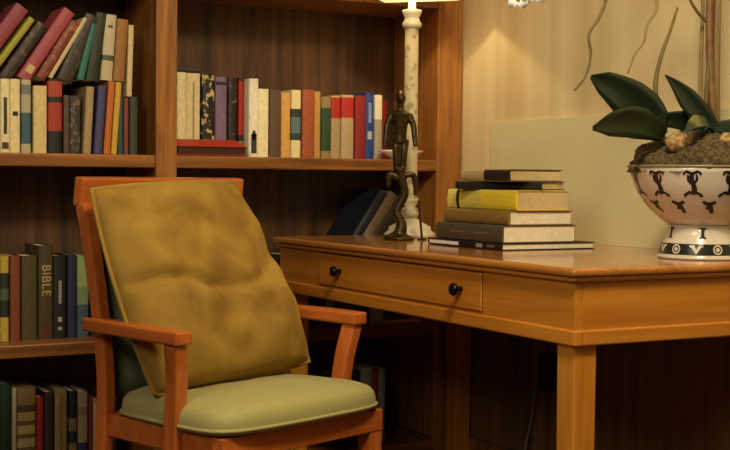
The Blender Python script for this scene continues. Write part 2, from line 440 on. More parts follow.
bm = BM()
lathe(bm, [(.03, 0), (.034, .004), (.066, .022), (.074, .030), (.071, .030), (.058, .021), (.02, .009), (.0, .008)][:-1], 40)
for v in bm.verts: v.co.y *= .55; v.co.x *= 1.12
o = obj('dish', bm, M_cream, smooth=True); o.location = (.482, 1.524, 1.0003)
tag(o, 'shallow cream dish on the shelf edge behind the lamp column', 'dish')

# ------------------------------------------------------------------ desk
dk = empty('writing_desk', (.344, .735, 0))
tag(dk, 'golden wooden writing desk with one wide drawer along the wall', 'desk')
DW, DL, DH = .688, 1.470, .76
def dpart(name, m, bev, *boxes, parent=dk):
    bm = BM()
    for x0, x1, y0, y1, z0, z1 in boxes: box(bm, x0 - .344, x1 - .344, y0 - .735, y1 - .735, z0, z1)
    return obj(name, bm, m, parent, bevel=bev, seg=3)
dpart('desk_top', W_desk_top, .007, (0, DW, 0, DL, .742, DH))
dpart('top_moulding', W_desk_y, .004, (.009, DW - .002, .009, DL - .002, .7305, .7418))
i_ = .020
dpart('long_apron', W_desk_y, .002, (i_, i_ + .02, i_, 1.455, .604, .730))
dpart('long_apron', W_desk_y, .002, (DW - .026, DW - .006, i_ + .021, 1.455, .604, .730))
dpart('short_apron', W_desk_x, .002, (i_ + .0202, DW - .006, i_, i_ + .02, .604, .730))
dpart('short_apron', W_desk_x, .002, (i_ + .0202, DW - .0262, 1.435, 1.455, .604, .730))
dpart('lower_moulding', W_desk_y, .004, (i_ - .006, i_ + .018, i_ - .006, 1.455, .597, .630))
dpart('lower_moulding', W_desk_x, .004, (i_ + .0182, DW - .006, i_ - .006, i_ + .018, .597, .630))
def leg(cx, cy):
    bm = BM(); rings = []
    for z, h in ((0, .0275), (.3, .0285), (.6035, .0295)):
        rings.append([(cx - .344 + a * h, cy - .735 + b_ * h, z) for a, b_ in ((-1, -1), (1, -1), (1, 1), (-1, 1))])
    loft(bm, rings); return obj('leg', bm, W_desk_z, dk, bevel=.003)
for cx in (.056, DW - .045):
    for cy in (.058, 1.415): leg(cx, cy)
dr = dpart('drawer', W_desk_y, .003, (i_ - .004, i_ + .012, .36, 1.186, .637, .7255))
dpart('drawer_gap', plain('gap_shadow_brown', '#4a2a10', .7), 0, (i_ - .0008, i_ + .010, .358, 1.188, .635, .7275), parent=dr)
for ky in (.442, 1.052):
    bm = BM(); prof = [(.0, 0), (.007, 0), (.006, .008), (.009, .013), (.0145, .018), (.0155, .023), (.012, .028), (.005, .030)]
    lathe(bm, prof[1:], 24)
    bmesh.ops.rotate(bm, verts=bm.verts, matrix=Matrix.Rotation(-PI / 2, 3, 'Y'))
    bmesh.ops.translate(bm, verts=bm.verts, vec=(i_ - .0045 - .344, ky - .735, .682))
    obj('knob', bm, M_knob, dr, smooth=True)

# pale green board standing on the desk against the wall
o = obj('wall_board', box(BM(), .6762, .6895, -.12, 1.297, .7601, 1.12), plain('pale_green_board', '#d8cfa0', .6, var=.06, nscale=4), bevel=.0005)
tag(o, 'plain pale green board against the wall behind the stacked books and bowl', 'board')

# ------------------------------------------------------------------ stack of books on the desk
LieL = Matrix(((0, 1, 0, 0), (0, 0, 1, 0), (1, 0, 0, 0), (0, 0, 0, 1)))       # thickness up, spine to -x, height along +y
def stack(x0, x1, y0, y1, z0, z1, spec, label, rz=0, marks=(), pages=M_pages):
    t = z1 - z0; cx, cy = (x0 + x1) / 2, (y0 + y1) / 2
    M = Matrix.Translation((cx, cy, (z0 + z1) / 2)) @ Matrix.Rotation(math.radians(rz), 4, 'Z') @ Matrix.Translation((x0 - cx, y0 - cy, 0)) @ LieL
    b = make_book(t - .0004, x1 - x0, y1 - y0, spec, M, marks=marks, pages=pages)
    tag(b, label, 'book', 'books stacked on the desk')
stack(.222, .520, .58, .93, .7604, .7785, '#14120f', 'wide thin black book with white spine title, lowest of the desk stack', 0,
      ((.56, .97, .5, '#e4e0dc'), (.24, .32, .55, '#8f8a80'), (.08, .18, .25, '#6a645c')))
stack(.223, .458, .58, .89, .7788, .8235, '#4a4436', 'thick dark grey-olive book with cream pages, second from the bottom of the stack', 0,
      ((.55, .75, .12, '#6a5c44'), (.2, .4, .12, '#6a5c44')))
stack(.243, .446, .58, .885, .8238, .8605, '#8a6c34', 'tan-brown cloth book lying between the dark olive and yellow books')
stack(.262, .432, .575, .895, .8608, .9125, ((0, '#f0d83a'), (.5, '#d8cc60'), (.78, '#ecd848'), (.82, '#1c1a10'), (.86, '#f0e070')), 'bright yellow book in the desk stack under the thin black book', 0, pages=M_pages_d)
stack(.279, .402, .583, .845, .9128, .9345, '#1a1814', 'thin black book set askew in the desk stack above the yellow one', 23, pages=M_pages_d)
stack(.255, .425, .60, .82, .9348, .9655, ((0, '#2a2016'), (.5, '#c0aa72')), 'pale tan book with half black spine on top of the desk stack', 0, pages=M_pages_d)

# ------------------------------------------------------------------ lamp
lx, ly = .384, 1.30
lp = empty('table_lamp', (lx, ly, DH + .0004)); tag(lp, 'tall cream column table lamp with square shade standing at the back of the desk', 'lamp')
bm = BM(); lathe(bm, [(.077, 0), (.078, .012), (.066, .020), (.064, .032), (.045, .042), (.030, .052), (.022, .058)], 48)
obj('base', bm, M_cream, lp, smooth=True)
bm = BM(); lathe(bm, [(.020, .0585), (.030, .068), (.033, .076), (.022, .088), (.015, .094), (.026, .108), (.027, .116), (.019, .126), (.0225, .132), (.0215, .14),
                      (.0205, .634)], 32)
obj('column', bm, M_column, lp, smooth=True)
bm = BM(); lathe(bm, [(.0215, .6345), (.029, .640), (.030, .650), (.024, .657), (.022, .668), (.028, .678), (.030, .690), (.012, .694), (.010, .74)], 32)
obj('capital', bm, M_cream, lp, smooth=True)
bm = BM(); zb, zt = 1.493 - DH, 1.73 - DH
def sq(r, z): return [(r, 0, z), (0, r, z), (-r, 0, z), (0, -r, z)]
loft(bm, [sq(.172, zb), sq(.095, zt)], cap=False)
m, nt, b = new_mat('white_shade_linen')
b.inputs['Base Color'].default_value = lin('#e8e0cc'); b.inputs['Roughness'].default_value = .9
tr = N(nt, 'ShaderNodeBsdfTranslucent'); tr.inputs['Color'].default_value = lin('#d8c090')
ms = N(nt, 'ShaderNodeMixShader'); ms.inputs[0].default_value = .45
nz = N(nt, 'ShaderNodeTexNoise'); nz.inputs['Scale'].default_value = 200; bp = N(nt, 'ShaderNodeBump'); bp.inputs['Strength'].default_value = .1
nt.links.new(nz.outputs['Fac'], bp.inputs['Height']); nt.links.new(bp.outputs[0], b.inputs['Normal'])
nt.links.new(b.outputs[0], ms.inputs[1]); nt.links.new(tr.outputs[0], ms.inputs[2]); nt.links.new(ms.outputs[0], nt.nodes['Material Output'].inputs[0])
sh = obj('lamp_shade', bm, m, lp); sm = sh.modifiers.new('Solidify', 'SOLIDIFY'); sm.thickness = .002
bm = BM()
for a in range(4):
    p = sq(.171, zb + .001)[a]; q = sq(.171, zb + .001)[(a + 1) % 4]; tube(bm, [p, q], .0022, 6)
    p = sq(.093, zt)[a]; q = sq(.093, zt)[(a + 1) % 4]; tube(bm, [p, q], .002, 6); tube(bm, [(0, 0, zt), sq(.093, zt)[a]], .0012, 6)
tube(bm, [(0, 0, .74), (.028, 0, .78), (.032, 0, .86), (.0, 0, zt)], .0012, 6)
obj('shade_frame', bm, M_cream, lp)
lt = bpy.data.lights.new('lamp_bulb_light', 'POINT'); lt.energy = 3.6; lt.shadow_soft_size = .012; lt.color = (1, .78, .42)
lo = bpy.data.objects.new('lamp_bulb_light', lt); COL.objects.link(lo); lo.parent = lp; lo.location = (0, 0, 1.59 - DH)

# bronze figurine in front of the column
fg = []
bm = BM()
def T(pts, rad, n=6): tube(bm, spline(pts, n), [rad[min(int(i / n), len(rad) - 2)] + (rad[min(int(i / n) + 1, len(rad) - 1)] - rad[min(int(i / n), len(rad) - 2)]) * ((i % n) / n) if i < n * (len(pts) - 1) else rad[-1] for i in range(n * (len(pts) - 1) + 1)], 10)
# stem: in figurine coordinates, x = viewer right, y = away
lathe(bm, [(.040, 0), (.041, .006), (.034, .012), (.018, .018)], 24)
T([(0, 0, .01), (.006, 0, .05), (-.006, 0, .09), (.012, 0, .14), (.006, 0, .19), (.0, 0, .225)], [.020, .014, .011, .012, .012, .014])
T([(-.004, 0, .195), (-.026, 0, .205), (-.030, 0, .165)], [.010, .009, .006]); T([(.008, 0, .20), (.034, 0, .205), (.042, 0, .165), (.040, 0, .14)], [.010, .009, .007, .005])
T([(-.002, 0, .02), (-.022, -.008, .012), (-.036, -.010, .008)], [.012, .009, .006])
# standing figure
for s in (-1, 1):
    T([(s * .008, 0, .22), (s * .010, -.003, .275), (s * .012, .002, .315)], [.009, .010, .013])
T([(0, 0, .305), (0, 0, .33), (0, 0, .365), (0, .002, .395), (0, 0, .41)], [.018, .017, .020, .026, .010])
for s in (-1, 1):
    T([(s * .022, 0, .395), (s * .034, -.004, .36), (s * .037, -.008, .325), (s * .040, -.012, .292)], [.010, .0085, .0075, .006])
T([(0, 0, .405), (0, -.002, .425)], [.009, .009])
sph(bm, (0, -.003, .445), .017, (.85, 1, 1.2)); sph(bm, (0, .004, .462), .010, (1, 1, .8)); sph(bm, (0, -.020, .442), .005)
ca, sa = math.cos(-yaw), math.sin(-yaw)
fo = obj('figurine', bm, M_bronze, smooth=True)
fo.scale = (1.12, 1.1, .925); fo.location = (.262, 1.155, DH + .0006); fo.rotation_euler = (0, 0, -yaw)
rm = fo.modifiers.new('Remesh', 'REMESH'); rm.mode = 'VOXEL'; rm.voxel_size = .0028; rm.use_smooth_shade = True
bm = BM(); tube(bm, [(.060, 0, .0), (.056, 0, .05), (.050, 0, .125)], .0032, 8)
lathe(bm, [(.012, 0), (.012, .004), (.004, .007)], 16, (.060, 0, 0))
obj('staff', bm, M_bronze, fo)
tag(fo, 'slender dark bronze standing figurine on a twisted stem before the lamp column', 'figurine')

# ------------------------------------------------------------------ armchair
CYAW = .344
ch = empty('armchair', (-.390, .432, 0), CYAW)
tag(ch, 'orange-brown wooden armchair with olive green seat beside the desk', 'armchair')
def arc(pts, n=8): return spline(pts, n)
HX = .236
for s in (-1, 1):
    pts = arc([(s * HX, .455, 0), (s * HX, .422, .22), (s * HX, .403, .45), (s * HX, .423, .62), (s * HX, .463, .80), (s * (HX + .002), .482, .872)], 6)
    bm = BM(); sweep_rect(bm, pts, .029, .034, (1, 0, 0)); obj('back_leg', bm, W_chair, ch, bevel=.004)
bm = BM(); pts = [(x, .489 + .012 * (1 - (x / .252) ** 2), .902) for x in [-.252 + .504 * i / 14 for i in range(15)]]
sweep_rect(bm, pts, .068, .030, (0, -.12, 1)); obj('top_rail', bm, W_chair_x, ch, bevel=.005)
# upholstered back
M_olive = plain('olive_seat_cloth', '#a39c5c', .62, var=.07, nscale=160, bump=.08, sheen=.15)
M_olive_d = plain('olive_back_cloth', '#5c6440', .7, var=.1, nscale=160, bump=.08)
bm = BM(); rings = []
for k in range(9):
    f = k / 8; z = .44 + f * .425; y = .407 + .075 * f ** 1.2; th = .006 + .014 * math.sin(PI * (f * .94 + .03)) ** .5
    rings.append([(-.219, y + .008, z), (-.12, y - th, z), (0, y - th * 1.2, z), (.12, y - th, z), (.219, y + .008, z), (.12, y + .018, z), (-.12, y + .018, z)])
loft(bm, rings); obj('back_pad', bm, M_olive_d, ch, smooth=True)
# seat frame
bm = BM()
FX, BX = .250, .232
box(bm, -FX, FX, -.006, .020, .352, .402)
for s in (-1, 1):
    sweep_rect(bm, [(s * (FX - .008), .018, .377), (s * (BX - .006), .40, .377)], .050, .024, (0, 0, 1))
box(bm, -BX + .02, BX - .02, .390, .414, .352, .402)
obj('seat_frame', bm, W_chair_x, ch, bevel=.003)
for s in (-1, 1):
    bm = BM(); loft(bm, [[(s * (FX - .020) + a * h + o_, .017 + b_ * h, z) for a, b_ in ((-1, -1), (1, -1), (1, 1), (-1, 1))] for z, h, o_ in ((0, .016, 0), (.2, .019, 0), (.4025, .0215, 0))])
    obj('front_leg', bm, W_chair, ch, bevel=.003)
# arms: curve out from the back leg, end over the arm post
for s in (-1, 1):
    pts = arc([(s * (HX + .012), .452, .602), (s * (HX + .020), .42, .604), (s * (HX + .028), .36, .606), (s * (HX + .034), .27, .606), (s * .276, .18, .605), (s * .275, .088, .603)], 6)
    n = len(pts); w = [.032 + .014 * min(1, i / (n * .5)) for i in range(n)]
    bm = BM(); sweep_rect(bm, pts, w, .030, (1, 0, 0)); obj('arm', bm, W_chair_y, ch, bevel=.005)
    pts = arc([(s * .256, .142, .352), (s * .257, .138, .42), (s * .262, .128, .51), (s * .276, .116, .5895)], 6)
    bm = BM(); sweep_rect(bm, pts, .032, .040, (1, 0, 0)); obj('arm_post', bm, W_chair, ch, bevel=.004)
# seat cushion
def seat_ring(sc, z, dy=0):
    out = []
    for k in range(64):
        a = 2 * PI * k / 64; c_, s_ = math.cos(a), math.sin(a)
        x = math.copysign(abs(c_) ** .34, c_); y = math.copysign(abs(s_) ** .34, s_)
        yy = .188 + y * .211 * sc; hw = .268 - .034 * (y * .5 + .5)
        out.append((-.010 * (1 - y) / 2 + x * hw * sc, yy + dy - (.012 * (1 - x * x) if y < 0 else 0), z + .004 * (1 - y)))
    return out
bm = BM(); loft(bm, [seat_ring(.965, .399), seat_ring(.995, .404), seat_ring(1.0, .412), seat_ring(1.0, .425), seat_ring(.985, .440), seat_ring(.95, .450), seat_ring(.86, .459), seat_ring(.65, .466), seat_ring(.3, .470), seat_ring(.05, .471)])
seat = obj('seat_cushion', bm, M_olive, ch, smooth=True)
bm = BM(); ring = [Vector(p) for p in seat_ring(1.006, .410)]; tube(bm, ring + [ring[0]], .0042, 8, cap=False)
obj('piping', bm, M_olive, seat, smooth=True)

# ------------------------------------------------------------------ velvet cushion leaning in the chair
m, nt, b = new_mat('mustard_velvet')
tc = N(nt, 'ShaderNodeTexCoord'); n1 = N(nt, 'ShaderNodeTexNoise'); n1.inputs['Scale'].default_value = 9; n1.inputs['Detail'].default_value = 5
n1.inputs['Distortion'].default_value = .4
r = ramp(nt, [(.3, lin('#7c5c20')), (.72, lin('#a8863a'))])
lk = nt.links.new
lk(tc.outputs['Object'], n1.inputs['Vector']); lk(n1.outputs['Fac'], r.inputs[0]); lk(r.outputs[0], b.inputs['Base Color'])
n2 = N(nt, 'ShaderNodeTexNoise'); n2.inputs['Scale'].default_value = 240; bp = N(nt, 'ShaderNodeBump'); bp.inputs['Strength'].default_value = .12; bp.inputs['Distance'].default_value = .002
lk(n2.outputs['Fac'], bp.inputs['Height']); lk(bp.outputs[0], b.inputs['Normal'])
b.inputs['Roughness'].default_value = .85; b.inputs['Sheen Weight'].default_value = .35; b.inputs['Sheen Tint'].default_value = lin('#d8b050')
b.inputs['Specular IOR Level'].default_value = .2
M_velvet = m
TL, TR, BR, BL = Vector((-.276, .405, .908)), Vector((.146, .395, .924)), Vector((.240, .225, .490)), Vector((-.240, .225, .466))
nrm = (TR - TL).cross(TL - BL).normalized()
if nrm.y > 0: nrm = -nrm
NU = NV = 44
def pil(u, v, side):
    p = (BL * (1 - u) + BR * u) * (1 - v) + (TL * (1 - u) + TR * u) * v
    cu, cv = 2 * u - 1, 2 * v - 1
    inw = -.008                                     # edges draw in between the corners
    p = p + (TR - TL).normalized() * (-cu * (inw if cu > 0 else inw * 2.0) * (1 - cv ** 2)) + (TL - BL).normalized() * (-cv * inw * (1 - cu ** 2))
    e = max(0, (1 - abs(cu) ** 2.6)) * max(0, (1 - abs(cv) ** 2.6))
    th = e ** .5
    d = .096 * th if side > 0 else .060 * th
    if side > 0:
        # fold: the lower part bulges forward below a slanting crease running in from the left edge
        line = .46 - .07 * u + .03 * math.sin(u * 7 + 1)
        fade = max(0, 1 - u * .85)
        d += -.040 * math.exp(-((v - line - .02) / .036) ** 2) * th * fade + .046 * th * fade / (1 + math.exp((v - line) * 40))
        # soft sagging wrinkles and hollows
        q = noise.noise(Vector((u * 2.6 + 3, v * 2.2, .3))); d += .030 * th * q
        q = noise.noise(Vector((u * 5.5 + 2.5 * v, v * 6.5 - 1.5 * u, 5.1))); d += .020 * th * q
        q = noise.noise(Vector((u * 13 + 7 * v, v * 12, 9.7))); d += .006 * th * q
        # crease running in from the right edge, and pinches by the upper corner
        d -= .020 * th * math.exp(-((v - .60 + .55 * (1 - u)) / .04) ** 2) * max(0, u - .45) * 1.8
        d -= .012 * th * math.exp(-((u - .16 - .1 * v) / .035) ** 2) * max(0, v - .45)
    return p + nrm * d * side
bm = BM()
fr = [[bm.verts.new(pil(i / NU, j / NV, 1)) for j in range(NV + 1)] for i in range(NU + 1)]
bk = [[fr[i][j] if i in (0, NU) or j in (0, NV) else bm.verts.new(pil(i / NU, j / NV, -1) ) for j in range(NV + 1)] for i in range(NU + 1)]
for i in range(NU):
    for j in range(NV):
        bm.faces.new((fr[i][j], fr[i + 1][j], fr[i + 1][j + 1], fr[i][j + 1]))
        bm.faces.new((bk[i][j + 1], bk[i + 1][j + 1], bk[i + 1][j], bk[i][j]))
edge = [fr[i][0].co.copy() for i in range(NU + 1)] + [fr[NU][j].co.copy() for j in range(1, NV + 1)] + [fr[i][NV].co.copy() for i in range(NU - 1, -1, -1)] + [fr[0][j].co.copy() for j in range(NV - 1, -1, -1)]
cu_ = obj('cushion', bm, M_velvet, smooth=True); cu_.location = ch.location; cu_.rotation_euler = ch.rotation_euler
tag(cu_, 'large crumpled mustard velvet cushion leaning against the chair back', 'cushion')
bm = BM(); tube(bm, edge, .005, 8, cap=False); obj('piping', bm, M_velvet, cu_, smooth=True)

# ------------------------------------------------------------------ footed bowl
BX_, BY_ = .503, .17
bw = empty('footed_bowl', (BX_, BY_, DH + .0004)); tag(bw, 'white porcelain footed bowl with dark painted motifs on the desk', 'bowl')
PR = [(.074, .0795), (.080, .081), (.098, .094), (.121, .118), (.137, .139), (.150, .158), (.158, .178), (.165, .198), (.170, .2125)]
def rad_at(z, prof):
    for (r0_, z0), (r1, z1) in zip(prof, prof[1:]):
        if z0 <= z <= z1: return r0_ + (r1 - r0_) * (z - z0) / (z1 - z0)
    return prof[-1][0]
M_porc = plain('white_glazed_porcelain', '#d2c8b2', .22, var=.03, coat=.3)
M_ink = plain('dark_painted_glaze', '#1e1c1a', .3)
bm = BM(); lathe(bm, PR + [(.167, .2135), (.160, .200), (.146, .165), (.12, .125), (.08, .099), (.02, .094)], 72); body = obj('bowl_body', bm, M_porc, bw, smooth=True)
PF = [(.090, 0), (.098, .0005), (.099, .006), (.093, .010), (.088, .038), (.082, .044), (.078, .062), (.074, .079)]
bm = BM(); lathe(bm, PF, 64); foot = obj('foot', bm, M_porc, bw, smooth=True)
bm = BM(); ring = [(.1695 * math.cos(a * PI / 32), .1695 * math.sin(a * PI / 32), .213) for a in range(65)]; tube(bm, ring, .003, 6, cap=False)
obj('rim', bm, plain('brown_rim_glaze', '#8f7a5c', .3), bw, smooth=True)
def patch(bm, prof, a0, z0, strokes, off=.0012, wscale=1.):
    """painted strokes: polylines of (dx, dz, half width) in metres wrapped on the surface of revolution"""
    for st in strokes:
        L = []; n = len(st)
        for i, (dx, dz, w) in enumerate(st):
            tx, tz = st[min(i + 1, n - 1)][0] - st[max(i - 1, 0)][0], st[min(i + 1, n - 1)][1] - st[max(i - 1, 0)][1]
            q = math.hypot(tx, tz) or 1; nx, nz = -tz / q, tx / q
            pr_ = []
            for sg in (-1, 0, 1):
                X, Z = dx + nx * w * sg, dz + nz * w * sg
                z = z0 + Z; r_ = rad_at(z, prof) + off; a = a0 + X / r_
                pr_.append(bm.verts.new((r_ * math.cos(a), r_ * math.sin(a), z)))
            L.append(pr_)
        for A_, B_ in zip(L, L[1:]):
            for k in (0, 1): bm.faces.new((A_[k], A_[k + 1], B_[k + 1], B_[k]))
def blob(x, z, r_): return [(x - r_, z, .0003), (x - r_ * .6, z, r_ * .8), (x, z, r_), (x + r_ * .6, z, r_ * .8), (x + r_, z, .0003)]
MOT = [[(-.019, .027, .0015), (-.012, .029, .003), (0, .024, .0035), (.012, .029, .003), (.019, .027, .0015)],
       [(0, .026, .004), (-.003, .012, .0065), (.002, 0, .005), (.004, -.010, .0065), (0, -.020, .004)],
       [(-.010, .022, .002), (-.009, .010, .003), (-.004, .002, .002)], [(.010, .022, .002), (.010, .012, .003), (.006, .004, .002)],
       [(-.016, -.022, .003), (-.007, -.017, .0035), (0, -.021, .003), (.008, -.018, .0035), (.017, -.023, .003)],
       blob(-.017, -.024, .004), blob(.018, -.025, .004), blob(-.018, .024, .003), blob(.018, .024, .003)]
MOT2 = [[(-.015, .012, .003), (-.006, .007, .004), (0, .004, .006), (.006, .008, .004), (.014, .011, .003)], [(0, .006, .005), (.004, -.004, .005), (.008, -.014, .004)], [(0, .004, .004), (-.005, -.006, .003)]]
a_cam = math.atan2(-2.0879 - BY_, -1.6317 - BX_)
for k in range(12):
    bm = BM(); patch(bm, PR, a_cam - .13 + k * PI / 6, .172, MOT); obj('painted_motif', bm, M_ink, body)
    bm = BM(); patch(bm, PR, a_cam - .13 - PI / 12 + k * PI / 6, .122, MOT2); obj('painted_sprig', bm, M_ink, body)
for k in range(6):
    bm = BM(); patch(bm, PF, a_cam + .05 + k * PI / 3, .061, [[(-.010, .011, .001), (0, .010, .003), (.010, .011, .001)], [(0, .010, .005), (0, 0, .003), (0, -.008, .0045)], [(-.008, -.011, .0015), (0, -.010, .002), (.008, -.011, .0015)]]); obj('painted_motif', bm, M_ink, foot)
bm = BM(); lathe(bm, [(.0937, .0115), (.0889, .0365)], 64, cap=False); band = obj('painted_band', bm, plain('dark_green_glaze', '#22261e', .3), foot, smooth=True)
for k in range(12):
    a = a_cam - .63 + k * PI / 6
    bm = BM()
    if k % 2 == 0:
        ring_ = [(.0095 * math.cos(t * PI / 8), .0095 * math.sin(t * PI / 8), .0016) for t in range(17)]
        patch(bm, PF, a, .0240, [ring_, blob(0, 0, .005)], .0022)
    else:
        patch(bm, PF, a, .0240, [[(-.016, .008, .001), (-.008, .007, .004), (0, -.005, .006), (.008, .007, .004), (.016, .008, .001)]], .0022)
    obj('painted_roundel', bm, M_porc, band)

# moss filling the bowl
random.seed(11)
bm = BM(); bmesh.ops.create_icosphere(bm, subdivisions=5, radius=1)
for v in bm.verts:
    p = v.co.copy()
    q = Vector((p.x * .160, p.y * .160, max(p.z, -.05) * .086)) * (1 + .05 * (1 - abs(p.z)))
    q += p * (.016 * noise.noise(p * 2.6) + .009 * noise.noise(p * 8) + .005 * noise.noise(p * 24))
    v.co = q
moss = obj('moss', bm, speckled('brown_green_moss', '#3a301a', '#5e4c2a', 130, .5, .95), smooth=True); moss.location = (BX_, BY_, DH + .206)
tag(moss, 'brownish green moss mounded in the footed bowl', 'moss', kind='stuff')

# stones and dry sphagnum lumps on the moss
def pebble(loc, r_, sc, m, label, seed):
    bm = BM(); bmesh.ops.create_icosphere(bm, subdivisions=3, radius=1)
    for v in bm.verts:
        p = v.co.copy(); v.co = Vector((p.x * sc[0], p.y * sc[1], p.z * sc[2])) * r_ * (1 + .18 * noise.noise(p * 1.6 + Vector((seed, 0, 0))))
    o = obj('pebble', bm, m, smooth=True); o.location = loc; tag(o, label, 'pebble', 'pebbles on the moss'); return o
M_tan = speckled('tan_stone', '#7a5c34', '#a88a58', 70, .5, .8); M_pale = speckled('cream_stone', '#d8cc9c', '#b8a468', 60, .58, .7)
pebble((.385, .12, 1.025), .034, (1, .8, .7), M_tan, 'tan rounded pebble on the moss below the drooping leaf', 1)
pebble((.490, .075, 1.025), .030, (1, .8, .8), M_tan, 'tan pebble at the middle of the moss beside the cream one', 4)
pebble((.545, .070, 1.008), .026, (1, .9, .9), M_pale, 'cream pebble at the rim of the footed bowl', 7)

# orchid
M_leaf = plain('dark_orchid_leaf', '#16281a', .3, var=.3, nscale=14, coat=.25)
M_leaf2 = speckled('olive_highlight_leaf', '#1c2e16', '#6c6c2c', 9, .62, .35)  # olive patches put the leaf's highlight into its colour
orc = empty('orchid', (.55, .25, DH + .24)); tag(orc, 'potted orchid with dark strap leaves and white blossoms in the footed bowl', 'orchid')
O = Vector(orc.location)
def leaf(pts, widths, side, m, fold=.25):
    pts = spline([Vector(p) - O for p in pts], 6); n = len(pts); side = Vector(side).normalized(); bm = BM(); rows = []
    def wi(f):
        k = f * (len(widths) - 1); i = min(int(k), len(widths) - 2); return widths[i] + (widths[i + 1] - widths[i]) * (k - i)
    for i, p in enumerate(pts):
        t = (pts[min(i + 1, n - 1)] - pts[max(i - 1, 0)]).normalized(); s = (side - t * side.dot(t)).normalized(); u = s.cross(t)
        w = wi(i / (n - 1)); rows.append([bm.verts.new(p + s * w * q + u * abs(q) * w * fold) for q in (-1, -.6, 0, .6, 1)])
    for a, b_ in zip(rows, rows[1:]):
        for k in range(4): bm.faces.new((a[k], a[k + 1], b_[k + 1], b_[k]))
    o = obj('leaf', bm, m, orc, smooth=True)
    sd = o.modifiers.new('Solidify', 'SOLIDIFY'); sd.thickness = .002
    return o
leaf([(0.3761, 0.1700, 1.0414), (0.3327, 0.1700, 1.0849), (0.2747, 0.1700, 1.1235), (0.2216, 0.1700, 1.1506), (0.1714, 0.1700, 1.1680)], [.016, .042, .050, .046, .036, .026, .004], (.58, -.32, .75), M_leaf)
leaf([(0.3761, 0.1604, 1.0414), (0.3182, 0.1459, 1.0598), (0.2506, 0.1314, 1.0714), (0.1926, 0.1218, 1.0656), (0.1405, 0.1218, 1.0521)], [.014, .026, .036, .036, .028, .005], (.22, -.3, .9), M_leaf2)
leaf([(0.5108, 0.1411, 1.0366), (0.4722, 0.1411, 1.0849), (0.4239, 0.1411, 1.1284), (0.3921, 0.1411, 1.1554), (0.3592, 0.1411, 1.1786)], [.020, .027, .024, .013, .001], (.55, -.3, .7), M_leaf)
leaf([(0.5333, 0.1218, 1.0463), (0.5623, 0.1024, 1.0946), (0.5768, 0.0638, 1.1284), (0.5797, 0.0059, 1.1428), (0.5720, -0.0424, 1.1284)], [.014, .024, .026, .02, .002], (.8, .3, .5), M_leaf)
leaf([(0.4657, 0.1604, 1.0270), (0.4850, 0.1218, 1.0656), (0.5092, 0.0638, 1.0704), (0.5237, 0.0155, 1.0559), (0.5333, -0.0231, 1.0318)], [.012, .022, .024, .016, .002], (.6, .5, .6), M_leaf)
leaf([(0.5092, 0.1411, 1.0270), (0.4657, 0.1121, 1.0656), (0.4174, 0.0928, 1.0733), (0.3788, 0.0735, 1.0637), (0.3498, 0.0638, 1.0463)], [.012, .018, .018, .012, .002], (.1, .6, .6), M_leaf2)
leaf([(.545, .17, 1.03), (.500, .165, 1.062), (.440, .16, 1.078), (.385, .16, 1.080), (.330, .165, 1.070)], [.014, .022, .024, .018, .002], (.2, -.3, .9), M_leaf)
leaf([(.545, .14, 1.03), (.560, .11, 1.075), (.575, .08, 1.110), (.590, .05, 1.125)], [.014, .026, .022, .002], (.5, -.3, .7), M_leaf)
M_stem = wood('brown_green_stem', '#5c4420', '#8a7040', 'Z', .5); M_stem2 = plain('reddish_stem', '#765030', .5, var=.25, nscale=40)
bm = BM(); tube(bm, spline([Vector(p) - O for p in [(0.5353, 0.1604, 1.0173), (0.5285, 0.1700, 1.1428), (0.5256, 0.1797, 1.2877), (0.5237, 0.1797, 1.4326), (0.4947, 0.1797, 1.5968), (0.3885, 0.1797, 1.7127), (0.2243, 0.1797, 1.6934), (0.0891, 0.1797, 1.5581), (0.0166, 0.1797, 1.4229)]], 8), .0085, 8)
spike = obj('flower_spike', bm, M_stem2, orc, smooth=True)
bm = BM(); tube(bm, spline([Vector(p) - O for p in [(0.5469, 0.1700, 1.0173), (0.5449, 0.1749, 1.1911), (0.5507, 0.1797, 1.3843), (0.5623, 0.1797, 1.5968)]], 6), .0095, 8)
obj('stem', bm, M_stem, orc, smooth=True)
M_petal = plain('white_petal', '#fbf8ee', .6, var=.03); M_lip = plain('yellow_lip', '#c8a850', .6)
def blossom(c, yaw_, sc):
    c = Vector(c) - O; Mb = Matrix.Translation(c) @ Matrix.Rotation(yaw_, 4, 'Z') @ Matrix.Rotation(.25, 4, 'X')
    bm = BM()
    for k in range(5):
        a = PI / 2 + k * 2 * PI / 5; wide = .62 if k in (1, 4) else .42
        cen = bm.verts.new(Mb @ Vector((0, 0, 0))); pr_ = []
        for t in range(13):
            q = PI * t / 12 * 2; l_ = .034 * sc * (1 - math.cos(q)) / 2; w_ = .034 * sc * wide * math.sin(q) * (.6 + .4 * (1 - math.cos(q)) / 2)
            pr_.append(bm.verts.new(Mb @ Vector((math.cos(a) * l_ - math.sin(a) * w_, -.010 * sc * math.sin(l_ / (.034 * sc) * 2.6), math.sin(a) * l_ + math.cos(a) * w_))) if 0 < t < 12 else cen)
        for t in range(1, 11): bm.faces.new((cen, pr_[t], pr_[t + 1]))
    o = obj('blossom', bm, M_petal, orc, smooth=True); o.modifiers.new('Solidify', 'SOLIDIFY').thickness = .0012
    bm = BM(); sph(bm, Mb @ Vector((0, -.006 * sc, -.004 * sc)), .007 * sc, (.8, 1, 1.2)); obj('lip', bm, M_lip, o, smooth=True)
blossom((-0.0210, 0.1797, 1.3321), -.45, .9); blossom((0.0253, 0.1816, 1.3476), -.6, .95); blossom((0.0408, 0.1894, 1.4229), -.3, 1.05); blossom((0.0021, 0.1749, 1.3940), -.7, 1.)
